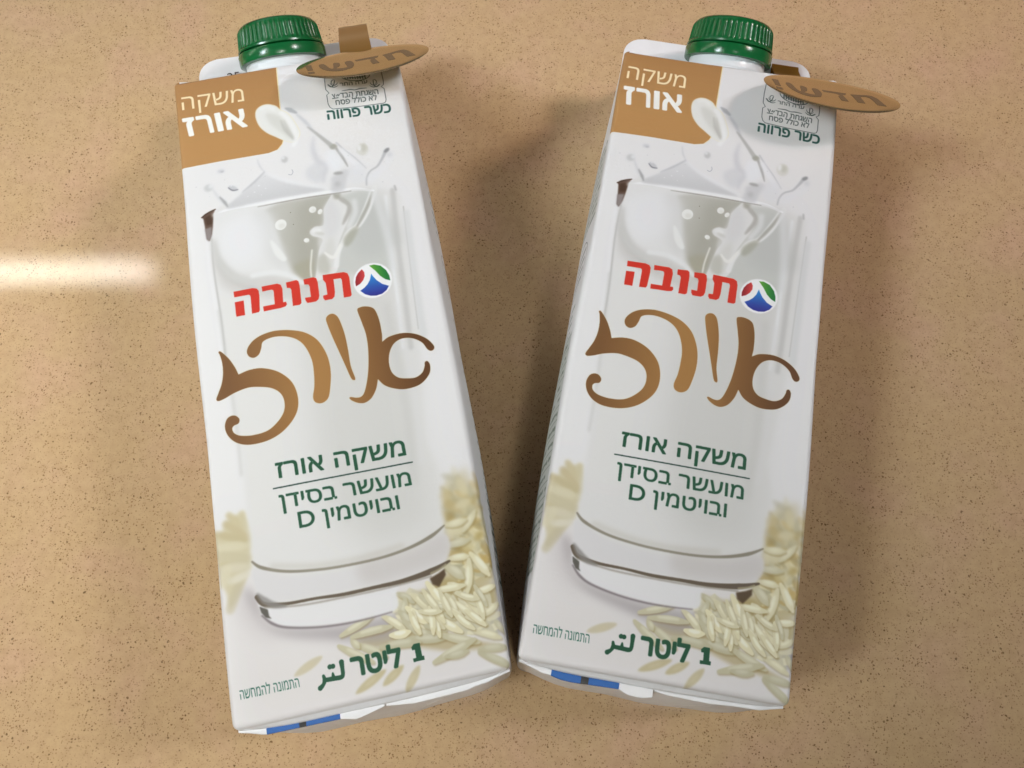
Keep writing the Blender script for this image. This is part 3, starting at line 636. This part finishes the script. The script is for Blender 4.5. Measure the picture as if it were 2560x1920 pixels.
def carton_body(q, seed, parent):
    rg = np.random.default_rng(seed); ph = rg.uniform(0, 6, 12)
    sec = section(); n = len(sec); rings = []
    rb, rt = 1.9, 1.6
    prof = []                                  # (t, dy, inset, endscale)
    for k in (.08, .25, .42, .58, .7, .8, .87, .92, .96, .985): prof.append(('b', k))
    for i in range(5): prof.append(('br', i / 5))
    for i in range(57): prof.append(('s', i / 56))
    for i in range(1, 6): prof.append(('tr', i / 5))
    for k in (.9, .7, .4, .12): prof.append(('t', k))
    for kind, k in prof:
        ring = []
        for (x, z, u, nx, nz) in sec:
            yb = -100.0; yt = 100.0 - z * TAN
            s = -z / DEPTH; inset = 0; dy = 0
            if kind == 's': y = yb + rb + (yt - rt - yb - rb) * k
            elif kind == 'br': a = math.pi / 2 * k; y = yb + rb - rb * math.cos(a); inset = rb * (1 - math.sin(a))
            elif kind == 'tr': a = math.pi / 2 * k; y = yt - rt + rt * math.sin(a); inset = rt * (1 - math.cos(a))
            elif kind == 'b': y = yb; inset = rb
            else: y = yt; inset = rt
            t = min(max((y + 100) / 200, 0), 1); env = math.sin(math.pi * min(max(t, .0), 1)) ** .55
            X = x - nx * inset; Z = z - nz * inset
            if kind in 'bt':
                X *= k; Z = -DEPTH / 2 + (Z + DEPTH / 2) * k
                e = (1 - k * k)
                y = (-100 - endb(X, -Z, ph[0])) if kind == 'b' else (100 - Z * TAN + .8 * e)
            bulge = 3.2 * env * math.sin(math.pi * min(max(s, 0), 1)) ** .8 * abs(nx)
            bulge += .35 * env * abs(nx) * math.sin(y * .055 + s * 5 + ph[1] + nx)
            X += math.copysign(bulge, nx) if abs(nx) > .5 else 0
            if nz > .5:
                ex = max(0, math.cos(math.pi * X / 74))
                Z += .55 * env * ex ** .7 + .10 * math.sin(X * .11 + y * .045 + ph[2]) * ex
                Z += -.35 * math.exp(-((t - 1) * 14) ** 2) * ex          # slight dip by the top fold
            wx, wy = warp(q, X, y)
            ring.append(((wx * S, wy * S, Z * S), u, y))
        rings.append(ring)
    bm = bmesh.new(); uvl = bm.loops.layers.uv.new('print')
    V = [[bm.verts.new(p[0]) for p in ring] for ring in rings]
    def uv(u, y): return ((u - U0) / (U1 - U0), 1 - ((100 - y) - V0) / (V1 - V0))
    for a in range(len(rings) - 1):
        for i in range(n):
            j = (i + 1) % n
            f = bm.faces.new((V[a][i], V[a][j], V[a + 1][j], V[a + 1][i]))
            f.material_index = 1 if (prof[a][0] in ('b',) or prof[a + 1][0] == 't') else 0
            us = [sec[i][2], sec[j][2], sec[j][2], sec[i][2]]; ys = [rings[a][i][2], rings[a][j][2], rings[a + 1][j][2], rings[a + 1][i][2]]
            if max(us) - min(us) > 60: us = [134] * 4 if max(us) > 100 else us
            for l, uu, yy in zip(f.loops, us, ys): l[uvl].uv = uv(uu, yy)
    f = bm.faces.new(V[0][::-1]); f.material_index = 1; f = bm.faces.new(V[-1]); f.material_index = 1
    bmesh.ops.recalc_face_normals(bm, faces=bm.faces)
    return finish('body', bm, [M_print, M_white], parent)

def slab(bm, pts, z0, z1, mi=0):
    """extrude an outline (x, y mm) between z0 and z1"""
    a = [bm.verts.new((x * S, y * S, z0 * S)) for x, y in pts]; b = [bm.verts.new((x * S, y * S, z1 * S)) for x, y in pts]
    fs = [bm.faces.new(a[::-1]), bm.faces.new(b)] + [bm.faces.new((a[i], a[(i + 1) % len(a)], b[(i + 1) % len(a)], b[i])) for i in range(len(a))]
    for f in fs: f.material_index = mi
    return fs

def carton(key, seed, label):
    c = CARTONS[key]; q = c['q']
    root = bpy.data.objects.new('milk_carton', None); COL.objects.link(root); root.empty_display_size = .02
    root.location = (c['x'] * S, c['y'] * S, 0); root.rotation_euler = (0, 0, c['t'])
    root['label'] = label; root['category'] = 'carton'; root['group'] = 'rice drink cartons lying on the counter'
    top = bpy.data.objects.new('frame', None)
    def up(o): o.location = (0, 0, DEPTH * S); return o       # parts are modelled with z = 0 at the printed face
    up(carton_body(q, seed, root))
    L = key == 'L'
    # --- top seal: standing fin with rounded corners
    zf, yt, xl, xr = (-31.5, 135.0, -35.6, 35.4) if L else (-31.5, 130.8, -35.8, 33.8)
    yb = 108 if L else 104; r = 7.0; o_ = [(xl, yb), (xr, yb)]
    for cx, a0 in ((xr - r, 0), (xl + r, 90)):
        for i in range(9):
            a = math.radians(a0 + 90 * i / 8); o_.append((cx + r * math.cos(a), yt - r + r * math.sin(a)))
    bm = bmesh.new(); fs = slab(bm, o_, zf - .8, zf)
    bmesh.ops.bevel(bm, geom=[e for e in bm.edges if abs((e.verts[0].co - e.verts[1].co).z) < 1e-7], offset=.0002, segments=1, affect='EDGES')
    for v in bm.verts: v.co.z += (.9 * math.sin(v.co.x * 45 + seed)) * S
    up(finish('seal_fin', bm, M_white, root, True, 40))
    # printed best-before digits on the fin
    tx = bpy.data.curves.new('date', 'FONT'); tx.body = '25 .07'; tx.size = 5.0 * S; tx.offset = 0
    to = bpy.data.objects.new('date', tx); COL.objects.link(to)
    dg = bpy.context.evaluated_depsgraph_get(); me = bpy.data.meshes.new_from_object(to.evaluated_get(dg)); bpy.data.objects.remove(to)
    me.materials.clear(); me.materials.append(M_ink); d = bpy.data.objects.new('date_print', me); COL.objects.link(d); d.parent = root
    d.location = ((-25.5 if L else -24) * S, (124.3 if L else 118.0) * S, (DEPTH + zf + 1.1) * S)
    # --- screw cap on the sloping top panel
    a = math.radians(29); ax = Vector((0, math.cos(a), math.sin(a)))
    X = Vector((1, 0, 0)); Y = ax.cross(X)
    cx, zc = (-2.3, -20.0) if L else (0.8, -20.0)
    tilt = 0.02 if L else .03
    base = Vector((cx, (101.9 if L else 98.2) + 20 * TAN, zc))
    MX = Matrix((X, Y, ax)).transposed().to_4x4(); 
    def lathe(name, prof, nseg, mt, rib=None, parent=root, capend=True, sharp=35):
        bm = bmesh.new(); rows = []
        for (rr, h) in prof:
            row = []
            for i in range(nseg):
                t = 2 * math.pi * i / nseg; k = rr + (rib(i, h) if rib else 0)
                row.append(bm.verts.new((k * math.cos(t) * S, k * math.sin(t) * S, h * S)))
            rows.append(row)
        for A, B in zip(rows, rows[1:]):
            for i in range(nseg): bm.faces.new((A[i], A[(i + 1) % nseg], B[(i + 1) % nseg], B[i]))
        if capend: bm.faces.new(rows[-1]); bm.faces.new(rows[0][::-1])
        o = finish(name, bm, mt, parent, True, sharp)
        o.matrix_local = Matrix.Translation(Vector((base.x, base.y, base.z + DEPTH)) * S) @ MX
        return o
    lathe('spout_collar', [(17.6, -3), (17.6, .4), (17.2, .9), (15.2, 1.2), (13.6, 1.6), (13.2, 2.2), (13.2, 6.5)], 72, M_spout)
    h0 = 5.0
    ring = lathe('tamper_ring', [(14.0, h0 - .2), (15.0, h0), (15.15, h0 + .6), (15.15, h0 + 3.3), (14.9, h0 + 3.8), (14.2, h0 + 4.0)], 108, M_cap, rib=lambda i, h: .05 * math.sin(i * .6))
    h1 = h0 + 4.35
    def rib(i, h):
        k = i % 7; w = 0.30 if k == 0 else (.10 if k in (1, 6) else 0.0)
        lo = min(1, max(0, (h - h1 - 1.0) / .5)); hi = min(1, max(0, (h1 + 8.0 - h) / 1.8))
        return w * lo * hi
    P_ = [(13.6, h1 - .35), (14.5, h1 - .2), (14.95, h1), (14.95, h1 + .55), (14.6, h1 + .95), (14.35, h1 + 1.5)]
    P_ += [(14.35 - .55 * t, h1 + 1.5 + 4.6 * t) for t in np.linspace(.12, 1, 8)]
    P_ += [(13.8 - 2.9 * (1 - math.cos(t)), h1 + 6.1 + 2.9 * math.sin(t)) for t in np.linspace(.2, math.pi / 2, 7)]
    P_ += [(8, h1 + 9.05), (2, h1 + 9.1)]
    lathe('screw_cap', P_, 54 * 7, M_cap, rib)
    # --- folded bottom seal: lip along the lower end, left half carries the blue register print
    def lip(name, x0, x1, ys, z0, z1, mt, wob=0, thick=1.0):
        bm = bmesh.new(); nn = max(2, int((x1 - x0) / 1.2)); row = []
        for i in range(nn + 1):
            x = x0 + (x1 - x0) * i / nn; y1 = -100.3 + (np.interp(x, *ys) - .05) * 1 + 100.0; y1 = -100.35 + (y1 + 100.35) * min(1, (36.2 - abs(x)) / 7); zt = z0 + wob * math.sin(x * .28 + 1)
            sec_ = [(-99.6, zt - .15), (y1 + .35, zt), (y1 + .08, zt - .12), (y1, zt - .4), (y1 + .05, zt - thick), (y1 + .5, z1), (-99.6, z1)]
            row.append([bm.verts.new((*[k * S for k in warp(q, x, y)], z * S)) for y, z in sec_])
        for A, B in zip(row, row[1:]):
            for i in range(len(A)): bm.faces.new((A[i], B[i], B[(i + 1) % len(A)], A[(i + 1) % len(A)]))
        bm.faces.new(row[0]); bm.faces.new(row[-1][::-1]); bmesh.ops.recalc_face_normals(bm, faces=bm.faces)
        return up(finish(name, bm, mt, root, True, 50))
    xs = [-36, -30, -8.5, -8.4, -1.5, 1.0, 3, 14, 22, 36]
    if L: ys = ([-35.6, -28.6, -9.4, -5.5, -4.2, 2.2], [-101.4, -102.0, -102.3, -103.2, -103.0, -101.6]); ysr = ([2.6, 10, 24, 26, 35.6], [-101.7, -102.6, -102.3, -101.8, -101.0])
    else: ys = ([-35.6, -26.6, -24, -21, -8, -6, -2, 1.0], [-101.3, -102.2, -102.8, -103.0, -102.6, -103.6, -103.9, -103.2]); ysr = ([1.4, 5, 16, 22, 35.6], [-101.6, -102.0, -102.2, -101.8, -101.5])
    g0, g1, g2, g3 = (-28.5, -20.1, -18.3, -9.5) if L else (-26.5, -18.4, -16.3, -8.1)
    zt = -4.0
    lip('bottom_flap', -35.6, g0, ys, zt, -9, M_white)
    lip('register_mark', g0, g1, ys, zt + .06, -9, M_blue); lip('register_mark', g1, g2, ys, zt + .03, -9, M_black)
    lip('register_mark', g2, g3, ys, zt + .06, -9, M_blue)
    lip('bottom_flap', g3, ys[0][-1], ys, zt, -9, M_white)
    lip('bottom_flap', ysr[0][0], 35.6, ysr, zt - .2, -12, M_white, .25)
    return root

TAG = [
 [(6.35, 2.82), (8.95, 3.45), (11.68, 4.26), (13.41, 4.07), (14.79, 2.31), (16.8, -3.6), (14.0, -3.4), (12.93, 0.72), (12.27, 2.17), (11.12, 2.59), (9.4, 1.9), (10.29, -3.46), (8.03, -3.5), (6.9, 1.6)],
 [(-2.71, 2.3), (5.11, 2.9), (4.64, 1.3), (3.72, 0.93), (5.15, -4.0), (2.98, -4.1), (1.7, 1.0), (-2.16, 0.7)],
 [(-14.22, 2.17), (-12.55, 2.38), (-10.82, -1.92), (-9.57, -2.58), (-9.61, 2.1), (-7.87, 1.92), (-7.46, 0.31), (-7.74, -1.53), (-8.71, -2.62), (-7.9, -3.34), (-6.42, -3.59), (-5.18, -3.1), (-5.37, -1.74), (-5.9, 1.83), (-4.11, 2.27), (-3.13, 0.04), (-3.01, -1.94), (-3.56, -4.16), (-4.84, -5.07), (-6.84, -5.77), (-9.38, -5.36), (-11.83, -3.66), (-13.58, -0.99)],
 [(-18.71, 2.73), (-16.69, 3.07), (-15.95, -2.26), (-17.69, -2.08)],
 [(-17.67, -3.43), (-15.72, -3.41), (-15.35, -5.0), (-17.42, -5.1)]]

def gold_tag(key, label):
    """oval foil tag on a springy strip that is stuck to the fin"""
    c = CARTONS[key]; L = key == 'L'
    root = bpy.data.objects.new('promotional_tag', None); COL.objects.link(root); root.empty_display_size = .01
    root.location = (c['x'] * S, c['y'] * S, DEPTH * S); root.rotation_euler = (0, 0, c['t'])
    root['label'] = label; root['category'] = 'tag'; root['group'] = 'gold tags on the carton tops'
    ctr = Vector((26.1, 91.35, 8.0)) if L else Vector((30.8, 85.3, 9.0))
    b = math.radians(33.5); roll = 0.0 if L else -.035
    ex = Vector((math.cos(roll), math.sin(roll), 0)); up_ = Vector((0, math.cos(b), -math.sin(b))); nz = ex.cross(up_).normalized(); up_ = nz.cross(ex)
    def P3(x, y, z=0): return (ctr + ex * x + up_ * y + nz * z) * S
    bm = bmesh.new(); nn = 96; rows = []
    for (k, z) in ((0.0, 0), (.3, 0), (.6, 0), (.85, 0), (.992, 0), (1.0, -.04), (1.0, -.14), (.992, -.18), (.6, -.18), (.0, -.18)):
        if k == 0: rows.append([bm.verts.new(P3(0, 0, z))] * nn); continue
        row = []
        for i in range(nn):
            t = 2 * math.pi * i / nn; x, y = 21.4 * k * math.cos(t), 13.5 * k * math.sin(t)
            row.append(bm.verts.new(P3(x, y, z + .0016 * x * x - .06)))
        rows.append(row)
    for A, B in zip(rows, rows[1:]):
        for i in range(nn):
            f = [A[i], A[(i + 1) % nn], B[(i + 1) % nn], B[i]]; f = list(dict.fromkeys(f))
            bm.faces.new(f)
    bmesh.ops.recalc_face_normals(bm, faces=bm.faces)
    finish('oval_face', bm, M_foil, root, True, 40)
    for pts in TAG:
        p = smooth(pts, 3) if len(pts) > 14 else np.array(pts)
        bm = bmesh.new(); vs = [bm.verts.new(P3(x, y * 1.08, .05 + .0016 * x * x - .06)) for x, y in p]
        f = bm.faces.new(vs); bm.normal_update()
        bmesh.ops.triangulate(bm, faces=[f])
        if sum((f.normal.dot(nz)) for f in bm.faces) < 0: bmesh.ops.reverse_faces(bm, faces=bm.faces)
        finish('lettering', bm, M_foil_ink, root, False)
    # strip: flat on the fin, over, and up to the back of the oval
    if L: path = [(118, -31.2), (124, -31.0), (131, -30.9), (135.0, -30.6), (137.3, -29.2), (137.0, -27.0), (132, -21.5), (122, -14), (113, -6.5), (106, -1.6), (100, 2.2)]; x0, x1, x2, x3 = 18.0, 28.4, 19, 29.4
    else: path = [(112, -31.2), (118, -31.0), (124, -30.7), (126.4, -30.2), (126.4, -29.4), (123.6, -28.4), (119, -26), (112, -19), (106, -12), (100, -4.6), (95, 1.0), (90, 5.6)]; x0, x1, x2, x3 = 18.9, 28.6, 23.5, 33.5
    bm = bmesh.new(); rows = []
    pp = smooth(path, 5, False); m_ = len(pp)
    for i, (y, z) in enumerate(pp):
        t = i / (m_ - 1); e = max(0, (t - .45) / .55); a_, b_ = x0 + (x2 - x0) * e, x1 + (x3 - x1) * e
        if not L and i < 3: pass
        rows.append([bm.verts.new((x * S, y * S, (z + dz) * S)) for x, dz in ((a_, 0), (b_, 0), (b_, -.22), (a_, -.22))])
    for A, B in zip(rows, rows[1:]):
        for i in range(4): bm.faces.new((A[i], A[(i + 1) % 4], B[(i + 1) % 4], B[i]))
    bm.faces.new(rows[0][::-1]); bm.faces.new(rows[-1]); bmesh.ops.recalc_face_normals(bm, faces=bm.faces)
    finish('strip', bm, M_strip, root, True, 40)
    return root

# ------------------------------------------------------------------ the counter
bm = bmesh.new()
for f in slab(bm, [(-1400, -500), (900, -500), (900, 700), (-1400, 700)], -30, 0): pass
bmesh.ops.bevel(bm, geom=[e for e in bm.edges], offset=.003, segments=2, affect='EDGES')
counter = finish('countertop', bm, M_stone, None, True, 40)
counter['kind'] = 'structure'

carton('L', 3, 'left of the two white rice drink cartons, green cap, leaning left, brighter front face')
carton('R', 11, 'right of the two white rice drink cartons, green cap, small print down its left side')
gold_tag('L', 'oval gold tag on the left carton, its strip standing above the white fin')
gold_tag('R', 'oval gold tag on the right carton, tilted down to the right past its edge')
